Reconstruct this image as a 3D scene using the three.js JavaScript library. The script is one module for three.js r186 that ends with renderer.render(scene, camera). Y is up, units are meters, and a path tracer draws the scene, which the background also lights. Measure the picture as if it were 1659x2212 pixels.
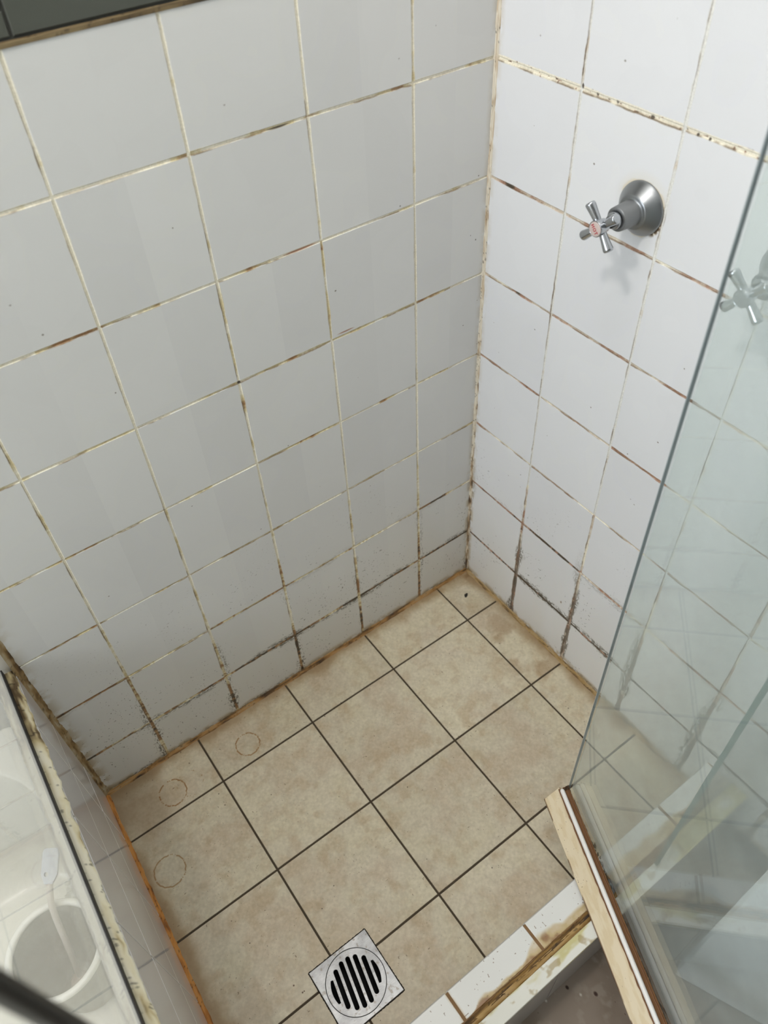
import * as THREE from 'three';
import { RoundedBoxGeometry } from 'three/addons/geometries/RoundedBoxGeometry.js';
import { mergeGeometries } from 'three/addons/utils/BufferGeometryUtils.js';
import { FontLoader } from 'three/addons/loaders/FontLoader.js';
import { TextGeometry } from 'three/addons/geometries/TextGeometry.js';
import { RectAreaLightUniformsLib } from 'three/addons/lights/RectAreaLightUniformsLib.js';

// ------------------------------------------------------------------ camera, light, exposure
const V3 = (x, y, z) => new THREE.Vector3(x, y, z);
const scene = new THREE.Scene();
scene.background = new THREE.Color(0x0b0c0d);
const camera = new THREE.PerspectiveCamera(2 * Math.atan(1106 / 1700.15) * 180 / Math.PI, 1659 / 2212, 0.01, 20);
{
  const m = new THREE.Matrix4().makeBasis(
    V3(0.8079075232707116, -0.040170456570351565, 0.5879385752453347),
    V3(0.4562141340010027, 0.6741625904342015, -0.5808385882469951),
    V3(-0.37303364162002833, 0.7374897532020201, 0.5629873587761307));
  camera.quaternion.setFromRotationMatrix(m);
  camera.position.set(-0.74014593, 1.37654375, 0.80169349);
}
camera.focus = 1.15;
camera.userData.fStop = 5.5;
scene.add(camera);
const renderer = new THREE.WebGLRenderer({ antialias: true });
renderer.toneMapping = THREE.LinearToneMapping;
renderer.toneMappingExposure = 0.89;
renderer.shadowMap.enabled = true;
RectAreaLightUniformsLib.init();
const LAMP_POS = [-1.25, 2.392, 0.5], LAMP_SIZE = 0.15, LAMP_POWER = 255;
const lampLight = new THREE.RectAreaLight(new THREE.Color(1.0, 0.94, 0.885), LAMP_POWER, LAMP_SIZE, LAMP_SIZE);
lampLight.position.set(...LAMP_POS);
lampLight.lookAt(LAMP_POS[0], 0, LAMP_POS[2]);
scene.add(lampLight);
const WIN_POS = [-2.36, 1.45, 0.46], WIN_W = 0.8, WIN_H = 0.9, WIN_POWER = 11;
const windowLight = new THREE.RectAreaLight(new THREE.Color(0.83, 0.89, 1.0), WIN_POWER, WIN_W, WIN_H);
windowLight.position.set(WIN_POS[0] + 0.03, WIN_POS[1], WIN_POS[2]);
windowLight.lookAt(0, WIN_POS[1], WIN_POS[2]);
scene.add(windowLight);
// long diffuse fitting over the shower front
const TUBE_POS = [-0.5, 2.392, 0.32], TUBE_W = 0.6, TUBE_D = 0.4, TUBE_POWER = 3.3;
const tubeLight = new THREE.RectAreaLight(new THREE.Color(1.0, 0.965, 0.935), TUBE_POWER, TUBE_W, TUBE_D);
tubeLight.position.set(TUBE_POS[0], 2.365, TUBE_POS[2]);
tubeLight.lookAt(TUBE_POS[0], 0, TUBE_POS[2]);
scene.add(tubeLight);

// ------------------------------------------------------------------ helpers
const used = new Map();
function numbered(name) { const n = used.get(name) ?? 0; used.set(name, n + 1); return n ? name + '_' + String(n).padStart(3, '0') : name; }
function tag(o, label, category, group, kind) {
  o.userData.label = label; o.userData.category = category;
  if (group) o.userData.group = group;
  if (kind) o.userData.kind = kind;
  return o;
}
function thing(name, label, category, pos = [0, 0, 0], kind, group) {
  const g = new THREE.Group(); g.name = numbered(name); g.position.set(...pos); scene.add(g);
  return tag(g, label, category, group, kind);
}
function part(name, geo, mat, parent, label) {
  const m = new THREE.Mesh(geo, mat); m.name = parent === scene ? numbered(name) : childName(name, parent);
  m.castShadow = m.receiveShadow = true; parent.add(m);
  if (label) m.userData.label = label;
  return m;
}
const kids = new WeakMap();
function childName(name, parent) {
  let m = kids.get(parent); if (!m) kids.set(parent, m = new Map());
  const n = m.get(name) ?? 0; m.set(name, n + 1);
  return n ? name + '_' + String(n).padStart(3, '0') : name;
}
function rng(seed) { let s = seed >>> 0; return () => { s = (s + 0x6D2B79F5) >>> 0; let t = s; t = Math.imul(t ^ (t >>> 15), t | 1); t ^= t + Math.imul(t ^ (t >>> 7), t | 61); return ((t ^ (t >>> 14)) >>> 0) / 4294967296; }; }
const PERM = new Float32Array(65536), pr = rng(7); for (let i = 0; i < 65536; i++) PERM[i] = pr();
function vn(x, y, s = 0) {
  const xi = Math.floor(x), yi = Math.floor(y), fx = x - xi, fy = y - yi;
  const ux = fx * fx * (3 - 2 * fx), uy = fy * fy * (3 - 2 * fy);
  const h = (a, b) => PERM[((a * 73 + b * 9973 + s * 1327) ^ (b * 31)) & 65535];
  const a = h(xi, yi), b = h(xi + 1, yi), c = h(xi, yi + 1), d = h(xi + 1, yi + 1);
  return (a + (b - a) * ux) * (1 - uy) + (c + (d - c) * ux) * uy;
}
function fbm(x, y, o = 4, s = 0) { let v = 0, a = 0.5, t = 0; for (let i = 0; i < o; i++) { v += a * vn(x, y, s + i * 17); t += a; a *= 0.5; x *= 2.03; y *= 2.03; } return v / t; }
const hash2 = (a, b, s) => PERM[((a + 50) * 181 + (b + 50) * 4099 + s * 7919) & 65535];
const clamp = (x, a = 0, b = 1) => Math.min(b, Math.max(a, x));
const ss = (a, b, x) => { const t = clamp((x - a) / (b - a)); return t * t * (3 - 2 * t); };
const lerp = (a, b, t) => a + (b - a) * t;
function mixc(c, d, t) { c[0] += (d[0] - c[0]) * t; c[1] += (d[1] - c[1]) * t; c[2] += (d[2] - c[2]) * t; }
function texture(w, h, W, H, paint, after) {
  const d = new Uint8Array(w * h * 4), c = [0, 0, 0];
  for (let j = 0; j < h; j++) for (let i = 0; i < w; i++) {
    paint((i + 0.5) / w * W, (j + 0.5) / h * H, c);
    const k = (j * w + i) * 4; d[k] = clamp(c[0], 0, 255); d[k + 1] = clamp(c[1], 0, 255); d[k + 2] = clamp(c[2], 0, 255); d[k + 3] = 255;
  }
  if (after) after((X, Y, r, col, al, ax = 1) => {
    const px = w / W, py = h / H;
    for (let j = Math.floor((Y - r) * py); j <= (Y + r) * py; j++) for (let i = Math.floor((X - r * ax) * px); i <= (X + r * ax) * px; i++) {
      if (i < 0 || j < 0 || i >= w || j >= h) continue;
      const dd = Math.hypot(((i + 0.5) / px - X) / ax, (j + 0.5) / py - Y), a = al * ss(r, r * 0.5, dd); if (a <= 0) continue;
      const k = (j * w + i) * 4; for (let q = 0; q < 3; q++) d[k + q] = lerp(d[k + q], col[q], a);
    }
  });
  const t = new THREE.DataTexture(d, w, h, THREE.RGBAFormat); t.colorSpace = THREE.SRGBColorSpace;
  t.magFilter = THREE.LinearFilter; t.minFilter = THREE.LinearMipmapLinearFilter; t.generateMipmaps = true; t.wrapS = t.wrapT = THREE.ClampToEdgeWrapping; t.needsUpdate = true;
  return t;
}
const std = (color, rough, metal = 0, more = {}) => new THREE.MeshStandardMaterial({ color, roughness: rough, metalness: metal, ...more });

// a glazed tile with a pillowed lip; face at local z = 0, uv from the place on the wall (metres / size)
function tileGeometry(x0, x1, y0, y1, depth, lip, uvOf) {
  const P = [], N = [], U = [], I = [];
  const ring = (ins, z) => [[x0 + ins, y0 + ins, z], [x1 - ins, y0 + ins, z], [x1 - ins, y1 - ins, z], [x0 + ins, y1 - ins, z]];
  const push = (p, n) => { P.push(...p); N.push(...n); U.push(...uvOf(p[0], p[1])); return P.length / 3 - 1; };
  const s2 = [[0, -1], [1, 0], [0, 1], [-1, 0]];
  const in0 = ring(lip, 0), mid = ring(lip * 0.3, -lip * 0.3), out = ring(0, -lip), back = ring(0, -depth);
  const f = in0.map((p) => push(p, [0, 0, 1])); I.push(f[0], f[1], f[2], f[0], f[2], f[3]);
  for (let k = 0; k < 4; k++) {
    const l = (k + 1) % 4, [nx, ny] = s2[k], levels = [[in0, [0, 0, 1]], [mid, [nx * 0.7, ny * 0.7, 0.71]], [out, [nx, ny, 0]], [back, [nx, ny, 0]]];
    let pa = push(in0[k], levels[0][1]), pb = push(in0[l], levels[0][1]);
    for (let q = 1; q < 4; q++) { const a = push(levels[q][0][k], levels[q][1]), b = push(levels[q][0][l], levels[q][1]); I.push(pa, a, b, pa, b, pb); pa = a; pb = b; }
  }
  const g = new THREE.BufferGeometry();
  g.setAttribute('position', new THREE.Float32BufferAttribute(P, 3)); g.setAttribute('normal', new THREE.Float32BufferAttribute(N, 3)); g.setAttribute('uv', new THREE.Float32BufferAttribute(U, 2)); g.setIndex(I);
  return g;
}
function placeTile(parent, x0, x1, y0, y1, o, r) {
  const cx = (x0 + x1) / 2, cy = (y0 + y1) / 2, j = o.joint / 2;
  const g = tileGeometry(x0 + j - cx, x1 - j - cx, y0 + j - cy, y1 - j - cy, o.depth, o.lip, (x, y) => o.uv(x + cx, y + cy));
  const m = part(o.name ?? 'tile', g, o.mat, parent);
  m.position.set(cx, cy, (r() - 0.5) * o.uneven); m.rotation.set((r() - 0.5) * o.tilt, (r() - 0.5) * o.tilt, (r() - 0.5) * 0.004);
  return m;
}
// sealant bead along a line: section from a along e1 to b along e2, uneven, blotched by vertex colour
function bead(parent, S, E, e1, e2, a, b, palette, seed, opt = {}) {
  const n = Math.max(8, Math.round(S.distanceTo(E) / (opt.step ?? 0.0022))), K = 6, P = [], C = [], I = [], D = E.clone().sub(S), L = D.length();
  const c = new THREE.Color(), back = opt.back ?? 0.001;
  for (let i = 0; i <= n; i++) {
    const s = i / n * L, ja = a * (0.72 + 0.56 * fbm(s * 60, 1.5, 3, seed)), jb = b * (0.72 + 0.56 * fbm(s * 60, 7.5, 3, seed + 5)), hump = (opt.hump ?? 0.42) * (0.8 + 0.4 * vn(s * 90, 3, seed + 9));
    for (let k = 0; k <= K; k++) {
      const t = k / K, w1 = Math.cos(t * Math.PI / 2), w2 = Math.sin(t * Math.PI / 2), f = lerp(1, hump / 0.70, Math.sin(t * Math.PI));
      const p = S.clone().addScaledVector(D, i / n).addScaledVector(e1, ja * (k === K ? 0 : w1 * f) - (k === K ? back : 0)).addScaledVector(e2, jb * (k === 0 ? 0 : w2 * f) - (k === 0 ? back : 0));
      P.push(p.x, p.y, p.z);
      const v = clamp(fbm(s * (opt.fx ?? 45), t * 2.2, 4, seed + 21) * 1.5 - 0.25 + (opt.bias ? opt.bias(s / L, t) : 0)), q = v * (palette.length - 1), qi = Math.min(palette.length - 2, Math.floor(q));
      c.copy(palette[qi]).lerp(palette[qi + 1], q - qi);
      if (vn(s * 420, t * 7, seed + 40) > 0.86) c.multiplyScalar(0.35);
      C.push(c.r, c.g, c.b);
    }
  }
  const cr = V3().crossVectors(e1, e2).dot(D) > 0;
  for (let i = 0; i < n; i++) for (let k = 0; k < K; k++) { const q = i * (K + 1) + k, r2 = q + K + 1; if (cr) I.push(q, r2, q + 1, q + 1, r2, r2 + 1); else I.push(q, q + 1, r2, q + 1, r2 + 1, r2); }
  const g = new THREE.BufferGeometry(); g.setAttribute('position', new THREE.Float32BufferAttribute(P, 3)); g.setAttribute('color', new THREE.Float32BufferAttribute(C, 3)); g.setIndex(I); g.computeVertexNormals();
  return part(opt.name ?? 'sealant', g, MAT.bead, parent);
}
const pal = (...h) => h.map((x) => new THREE.Color(x));

const MAT = {
  bead: std(0xffffff, 0.75, 0, { vertexColors: true, side: THREE.DoubleSide }),
  kerbFace: std(0xbcbab6, 0.25), plaster: std(0xe8e7e4, 0.9), glaze: std(0xdfe0dc, 0.22), darkGlaze: std(0x55574f, 0.3),
  cream: std(0xe3d3b2, 0.45), whitePlastic: std(0xe6e6e2, 0.4), blackMetal: std(0x050505, 0.45),
  chrome: std(0xb9bcc0, 0.13, 1), dullChrome: std(0x9a9d9f, 0.34, 1), steel: std(0xb4b5b2, 0.36, 1), pit: std(0x040404, 0.9),
  tealEdge: std(0x3d6460, 0.25), paleEdge: std(0x9aa5a8, 0.3), gasket: std(0x151311, 0.6), brownEdge: std(0x9a6a35, 0.7),
  bath: std(0xe4e2d6, 0.25),
};

// ------------------------------------------------------------------ wall surfaces: glaze, grout and its stains, one map per wall
const WALL_W = 1.28, WALL_H = 1.34;
function wallMap(o, px = 1600) {
  const cream = [240, 234, 214], yellow = [214, 200, 158], brown = [160, 122, 84], dark = [82, 72, 58], gc = [0, 0, 0];
  const near = (arr, v) => { let b = 0, bd = 9; for (let i = 0; i < arr.length; i++) { const d = v - arr[i]; if (Math.abs(d) < Math.abs(bd)) { bd = d; b = i; } } return [b, bd]; };
  return texture(px, Math.round(px * WALL_H / WALL_W), WALL_W, WALL_H, (tx, Y, c) => {
    const X = tx + o.x0;
    const [vi, dv] = near(o.vj, X), [hi, dh] = near(o.hj, Y);
    const ti = dv > 0 ? vi : vi - 1, tj = dh > 0 ? hi : hi - 1, tone = (hash2(ti, tj, o.seed) - 0.5) * 5 + (fbm(X * 9, Y * 9, 3, o.seed) - 0.5) * 6;
    c[0] = o.base[0] + tone; c[1] = o.base[1] + tone; c[2] = o.base[2] + tone * 0.9;
    const low = ss(0.5, 0.08, Y), vlow = ss(0.36, 0.05, Y);
    // soap-grey film and warm run-off low on the wall
    mixc(c, [214, 208, 192], 0.45 * vlow * fbm(X * 14, Y * 5, 3, o.seed + 3));
    // dried black scale beside the joints, dragged along them
    for (let q = 0; q < 2; q++) {
      const d = q ? dv : dh, along = q ? Y : X, id = q ? vi : hi, other = q ? tj : ti;
      const ad = Math.abs(d); if (ad > 0.022 || vlow < 0.02) continue;
      const patch = fbm(along * 11, id * 5.3 + (d > 0 ? 9 : 2), 3, o.seed + 31 + q), reach = (q && o.wideDark ? 0.006 : 0.003) + 0.013 * ss(0.42, 0.7, patch);
      const grain = q ? vn(X * 1150, Y * 170, o.seed + 8) * 0.6 + vn(X * 500, Y * 420, o.seed + 9) * 0.4 : vn(X * 170, Y * 1150, o.seed + 8) * 0.6 + vn(X * 420, Y * 500, o.seed + 9) * 0.4;
      const m = vlow * ss(reach, reach * 0.3, ad) * ss(0.56, 0.66, grain + 0.32 * (patch - 0.5) + (q ? (o.wideDark ? 0.10 : -0.05) : 0.03)) * o.scale;
      mixc(c, [78, 74, 62], 0.9 * Math.min(1, m));
    }
    // loose flecks
    if (low > 0.05) { const f = vn(X * 380, Y * 520, o.seed + 51), r2 = fbm(X * 16, Y * 16, 2, o.seed + 52); if (f > 0.93 && r2 > 0.55) mixc(c, [70, 66, 54], 0.8 * low); }
    // tan halo along the sealed edges
    for (const [e, wd] of [[Math.abs(X - o.corner), 0.010], [o.far === undefined ? 9 : Math.abs(X - o.far), 0.022], [Y, 0.016]]) {
      const a = ss(wd * 1.4, 0.002, e) * ss(0.30, 0.62, fbm(X * 70, Y * 70, 3, o.seed + 60)) * (e === Y ? 1 : 0.25 + 0.75 * low);
      mixc(c, [150, 126, 84], 0.75 * a);
    }
    // rust and grime round a wall flange
    if (o.stain) { const [sx, sy, sr] = o.stain, d = Math.hypot(X - sx, Y - sy) - sr; if (d < 0.02) { const an = Math.atan2(Y - sy, X - sx), k = fbm(an * 3 + 9, 4, 3, o.seed + 55), w = 0.0012 + 0.006 * ss(0.35, 0.75, k);
      mixc(c, [206, 186, 146], 0.6 * ss(w * 0.6, 0, d) * ss(0.25, 0.5, k)); mixc(c, [80, 62, 42], 0.95 * ss(0.0045, 0.0005, d) * ss(0.36, 0.5, vn(an * 11, d * 400, o.seed + 57)) * ss(0.75, 0.5, Math.abs(an + 0.28)));
      mixc(c, [226, 218, 200], 0.3 * ss(0.014, 0.002, d) * ss(-0.2, 0.6, Math.sin(an))); } }
    // the joints
    for (let q = 0; q < 2; q++) {
      const d = q ? dv : dh, along = q ? Y : X, id = q ? vi : hi, seg = q ? tj : ti;
      const wob = (fbm(along * 130, id * 3.1 + q * 40, 3, o.seed + 70) - 0.5) * 0.0022, ad = Math.abs(d + wob * 0.5);
      const thick = !q && o.thick !== undefined && id === o.thick ? 0.0015 : 0;
      let half = 0.0014 + 0.0012 * vn(along * 60, id, o.seed + 72) + 0.0008 * low + thick;
      if (q && o.wideDark && vlow > 0) half += 0.0028 * vlow * fbm(along * 40, id * 9, 2, o.seed + 77);
      const a = ss(half + 0.0006, half - 0.0005, ad); if (a <= 0) continue;
      const r = hash2(id + q * 30, seg, o.seed + 90);
      let s = (q ? o.vBias : o.hBias) + 0.38 * low + 0.22 * vlow + (r - 0.5) * 0.35 + (fbm(along * 26, id * 7.7 + q * 13, 4, o.seed + 74) - 0.5) * 1.35 + (vn(along * 260, id * 3 + q * 7, o.seed + 75) - 0.5) * 0.35 * (0.4 + low);
      if (thick) s = 0.04 + 0.25 * fbm(along * 30, 2, 3, o.seed + 79) + 0.75 * ss(0.80, 0.95, vn(along * 240, d * 500, o.seed + 80));
      s = clamp(s);
      gc[0] = cream[0]; gc[1] = cream[1]; gc[2] = cream[2];
      if (q && o.palest && low < 0.2) { gc[0] = 226; gc[1] = 225; gc[2] = 218; }
      mixc(gc, o.straw ?? yellow, ss(0.12, 0.42, s)); mixc(gc, o.rust ?? brown, ss(0.42, 0.68, s)); mixc(gc, dark, ss(0.72, 0.98, s)); if (q && o.wideDark) mixc(gc, [104, 96, 86], 0.8 * ss(0.25, 0.6, vlow) * ss(0.3, 0.55, fbm(X * 300, Y * 60, 3, o.seed + 88)));
      // a thin dark seam along one edge
      const seam = ss(0.45, 0.6, fbm(along * 35, id * 4.4 + q * 9, 3, o.seed + 81)) * ss(0.25 * half, 0.7 * half, -(d + wob * 0.5)) * ss(0.05, 0.4, s + 0.2);
      mixc(gc, [96, 76, 56], 0.65 * seam);
      const g2 = (vn(X * 900, Y * 900, o.seed + 83) - 0.5) * 26; gc[0] += g2; gc[1] += g2; gc[2] += g2;
      mixc(c, gc, a);
    }
  }, (dot) => {
    const r = rng(o.seed + 400);
    for (let i = 0; i < o.specks; i++) { const y = Math.pow(r(), 0.8) * 1.2; dot(r() * WALL_W, y, 0.0005 + r() * 0.0009, [92, 82, 70], 0.45 + 0.4 * r(), 0.6 + r()); }
    for (const [x, y, q, al, ax, col] of o.marks ?? []) dot(x - o.x0, y, q, col ?? [52, 44, 36], al, ax ?? 1);
  });
}
const Y0 = 0.1293, rowsY = [0]; for (let k = 0; k < 9; k++) rowsY.push(Y0 + 0.15 * k);
const colsA = [0]; for (let k = 0; k < 8; k++) colsA.push(-(0.1311 + 0.148 * k));
const colsB = [0]; for (let k = 0; k < 7; k++) colsB.push(0.1455 + 0.1469 * k);
const mapA = wallMap({ x0: -1.26, vj: colsA, hj: rowsY, seed: 11, base: [222, 222, 219], hBias: 0.17, vBias: 0.08, corner: 0, far: -0.85, scale: 1, specks: 60,
  marks: [[-0.318, 1.0283, 0.0011, 0.9, 16], [-0.275, 1.0293, 0.001, 0.6, 12, [150, 110, 70]], [-0.427, 0.729, 0.003, 0.9], [-0.155, 0.885, 0.0014, 0.5], [-0.02, 0.79, 0.0014, 0.7], [-0.03, 0.80, 0.001, 0.7], [-0.02, 0.885, 0.0012, 0.6], [-0.279, 0.868, 0.0016, 0.7, 0.8, [150, 92, 66]], [-0.31, 0.879, 0.0014, 0.8, 22, [150, 92, 66]], [-0.255, 0.735, 0.0014, 0.7, 12, [152, 98, 72]]] });
const mapB = wallMap({ x0: -0.01, vj: colsB, hj: rowsY, seed: 37, base: [226, 227, 228], hBias: 0.36, vBias: 0.06, palest: true, wideDark: true, thick: 7, rust: [172, 136, 114], straw: [206, 194, 176], corner: 0, scale: 1.5, specks: 90, stain: [0.26, 0.93, 0.0318],
  marks: [[0.147, 1.033, 0.0035, 0.9, 0.7], [0.25, 1.028, 0.0025, 0.7, 1.4], [0.31, 1.028, 0.002, 0.8], [0.325, 1.028, 0.002, 0.8], [0.2, 1.03, 0.0022, 0.6], [0.17, 1.03, 0.0022, 0.6], [0.265, 0.163, 0.004, 0.75, 0.5, [110, 84, 56]], [0.07, 1.15, 0.002, 0.3], [0.386, 1.09, 0.0025, 0.4, 0.5]] });
const matA = std(0xffffff, 0.36, 0, { map: mapA }), matB = std(0xffffff, 0.30, 0, { map: mapB });
function tiledWall(name, label, cols, rows, mat, x0, seed, opt = {}) {
  const g = thing(name, label, 'wall', [0, 0, 0], 'structure');
  const uv = (x, y) => [(x - x0) / WALL_W, y / WALL_H], r = rng(seed);
  const xs = [...cols].sort((a, b) => a - b), X0 = xs[0], X1 = xs[xs.length - 1], Yt = rows[rows.length - 1];
  const bed = new THREE.PlaneGeometry(X1 - X0, Yt, 1, 1), bx = new THREE.BoxGeometry(X1 - X0, Yt, 0.05); bx.translate((X0 + X1) / 2, Yt / 2, -0.0261);
  const p = bx.attributes.position, u = bx.attributes.uv; for (let i = 0; i < p.count; i++) u.setXY(i, ...uv(p.getX(i), p.getY(i)));
  part('grout', bx, opt.groutMat ?? mat, g);
  for (let i = 0; i < xs.length - 1; i++) for (let j = 0; j < rows.length - 1; j++)
    placeTile(g, xs[i], xs[i + 1], rows[j], rows[j + 1], { joint: 0.0026, depth: 0.0035, lip: 0.0011, uv, mat, uneven: 0.0005, tilt: 0.004 }, r);
  return g;
}
const wallA = tiledWall('wall_back', 'long wall of square white tiles with stained grout, left of the corner', colsA, [...rowsY.slice(0, 8), 1.163], matA, -1.26, 5);
const wallB = tiledWall('wall_right', 'narrow brighter wall of square white tiles that carries the taps', colsB, rowsY, matB, -0.01, 6);
wallB.rotation.y = -Math.PI / 2;
// the darker tiled band above the white tiles of the long wall, set back behind their lip
{
  const uv = (x, y) => [x, y], r = rng(91), o = { joint: 0.003, depth: 0.003, lip: 0.001, uv, mat: MAT.darkGlaze, uneven: 0.0004, tilt: 0.003, name: 'dark_tile' };
  const bx = new THREE.BoxGeometry(colsA[0] - colsA[8], 0.32, 0.04); bx.translate((colsA[0] + colsA[8]) / 2, 1.163 + 0.16, -0.0243);
  part('dark_grout', bx, std(0x3a3a35, 0.9), wallA, 'dark grout behind the grey band');
  const B = [[-0.560, 0, 1.165, 1.32]]; for (const [a, b, c, d] of [[-0.560, -0.28, 1.165, 1.31], [-0.28, 0, 1.165, 1.31], [-0.84, -0.560, 1.165, 1.187], [-0.84, -0.560, 1.187, 1.31], [-1.16, -0.84, 1.165, 1.31]]) placeTile(wallA, a, b, c, d, o, r).position.z -= 0.003;
  bead(wallA, V3(-1.1, 1.163, 0), V3(0, 1.163, 0), V3(0, 1, 0), V3(0, 0, 1), 0.0012, 0.0010, pal(0x2e261a, 0x4d3f2a, 0x6d5b3c, 0x8a7a58), 77, { name: 'grime_line', fx: 22, back: 0.003, hump: 0.6 });
}
// plain wall above and beyond the tiled parts (room shell, with thickness)
function shell(name, label, w, h, d, x, y, z, mat = MAT.plaster, cat = 'wall') { const m = part(name, new THREE.BoxGeometry(w, h, d), mat, scene); m.position.set(x, y, z); return tag(m, label, cat, null, 'structure'); }

// ------------------------------------------------------------------ shower floor
const fX = [0, -0.0863, -0.2793, -0.4723, -0.6653, -0.868], fZ = [0, 0.1072, 0.2998, 0.4924, 0.63];
const DR = { x0: -0.7065, x1: -0.5995, z0: 0.4615, z1: 0.5685 };
const FW = 0.9, FH = 0.66;
const floorMap = texture(1800, 1320, FW, FH, (tx, Z, c) => {
  const X = tx - FW;
  let ti = 0, tj = 0; while (ti < 4 && X < fX[ti + 1]) ti++; while (tj < 3 && Z > fZ[tj + 1]) tj++;
  const h = hash2(ti, tj, 3), ox = h * 7, n1 = fbm(X * 16 + ox, Z * 16 + ox, 4, 100), n2 = fbm(X * 60 + ox, Z * 60, 4, 120), n3 = fbm(X * 260, Z * 260, 3, 140);
  c[0] = 204; c[1] = 193; c[2] = 169;
  mixc(c, [208, 197, 169], ss(0.42, 0.75, n1)); mixc(c, [196, 177, 150], 0.6 * ss(0.56, 0.28, n1)); mixc(c, [190, 171, 140], 0.45 * ss(0.50, 0.78, n2)); mixc(c, [216, 205, 180], 0.35 * ss(0.5, 0.3, n2)); mixc(c, [176, 150, 114], 0.35 * ss(0.58, 0.8, fbm(X * 34, Z * 34, 5, 150)));
  const g = (n3 - 0.5) * 26 + (h - 0.5) * 9; c[0] += g; c[1] += g; c[2] += g;
  // brown scum by the sealed edges and in the corners
  const e = Math.min(Z * 0.9, -X, 0.86 + X - 0.03 * Z + 0.004), cn = Math.hypot(X + 0.86, Z * 0.8), cr = Math.hypot(X, Z);
  mixc(c, [142, 112, 74], 0.7 * ss(0.030, 0.0, e - 0.022 * (fbm(X * 26, Z * 26, 3, 160) - 0.45)));
  mixc(c, [142, 118, 88], 0.7 * ss(0.15, 0.0, cn + 0.05 * (n1 - 0.5)));
  mixc(c, [128, 98, 62], 0.6 * ss(0.07, 0.01, cr) * ss(0.35, 0.6, n2));
  const st = fbm(X * 24, Z * 24, 4, 170); mixc(c, [150, 118, 84], 0.5 * ss(0.08, 0.01, Math.hypot(X + 0.05, (Z - 0.22) * 0.45)) * ss(0.50, 0.68, st));
  if (vn(X * 420, Z * 420, 180) > 0.955 && st > 0.5) mixc(c, [98, 78, 58], 0.6);
  // rings left by bottles and tins
  for (const [rx, rz, rr, a0, str] of [[-0.594, 0.071, 0.0225, 0.35, 0.75], [-0.749, 0.071, 0.0245, 0.4, 0.8], [-0.716, 0.074, 0.024, 0.62, 0.5], [-0.813, 0.192, 0.0265, 0.3, 0.6]]) {
    const d = Math.hypot(X - rx, Z - rz), an = Math.atan2(Z - rz, X - rx), k = fbm(an * 2.3 + 9, rr * 900, 4, 190), k2 = vn(an * 22, rr * 300, 195);
    mixc(c, [136, 90, 42], str * ss(0.0017, 0.0004, Math.abs(d - rr - 0.0014 * (vn(an * 6, 2, 197) - 0.5))) * ss(a0, a0 + 0.2, k * 0.7 + k2 * 0.4));
  }
  const rd = Math.hypot((X + 0.80) * 0.9, Z - 0.50); mixc(c, [128, 98, 66], 0.4 * ss(0.007, 0.001, Math.abs(rd - 0.045)) * ss(0.45, 0.65, n1));
}, (dot) => {
  const r = rng(900); for (let i = 0; i < 34; i++) dot(r() * FW, r() * FH, 0.0006 + r() * 0.001, [58, 44, 32], 0.75);
  const spot = [22, 20, 20]; for (const [x, z, q] of [[-0.0476, 0.0560, 0.0045], [-0.0505, 0.0585, 0.003], [-0.044, 0.0545, 0.0028]]) dot(x + FW, z, q, spot, 1);
  for (const [x, z, q] of [[-0.733, 0.462, 0.0016], [-0.727, 0.478, 0.0016], [-0.724, 0.478, 0.0012]]) dot(x + FW, z, q, [78, 52, 30], 0.9);
});
const floorMat = std(0xffffff, 0.42, 0, { map: floorMap });
const floor = thing('floor', 'shower floor of square mottled beige tiles with thin dark grout', 'floor', [0, 0, 0], 'structure');
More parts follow.
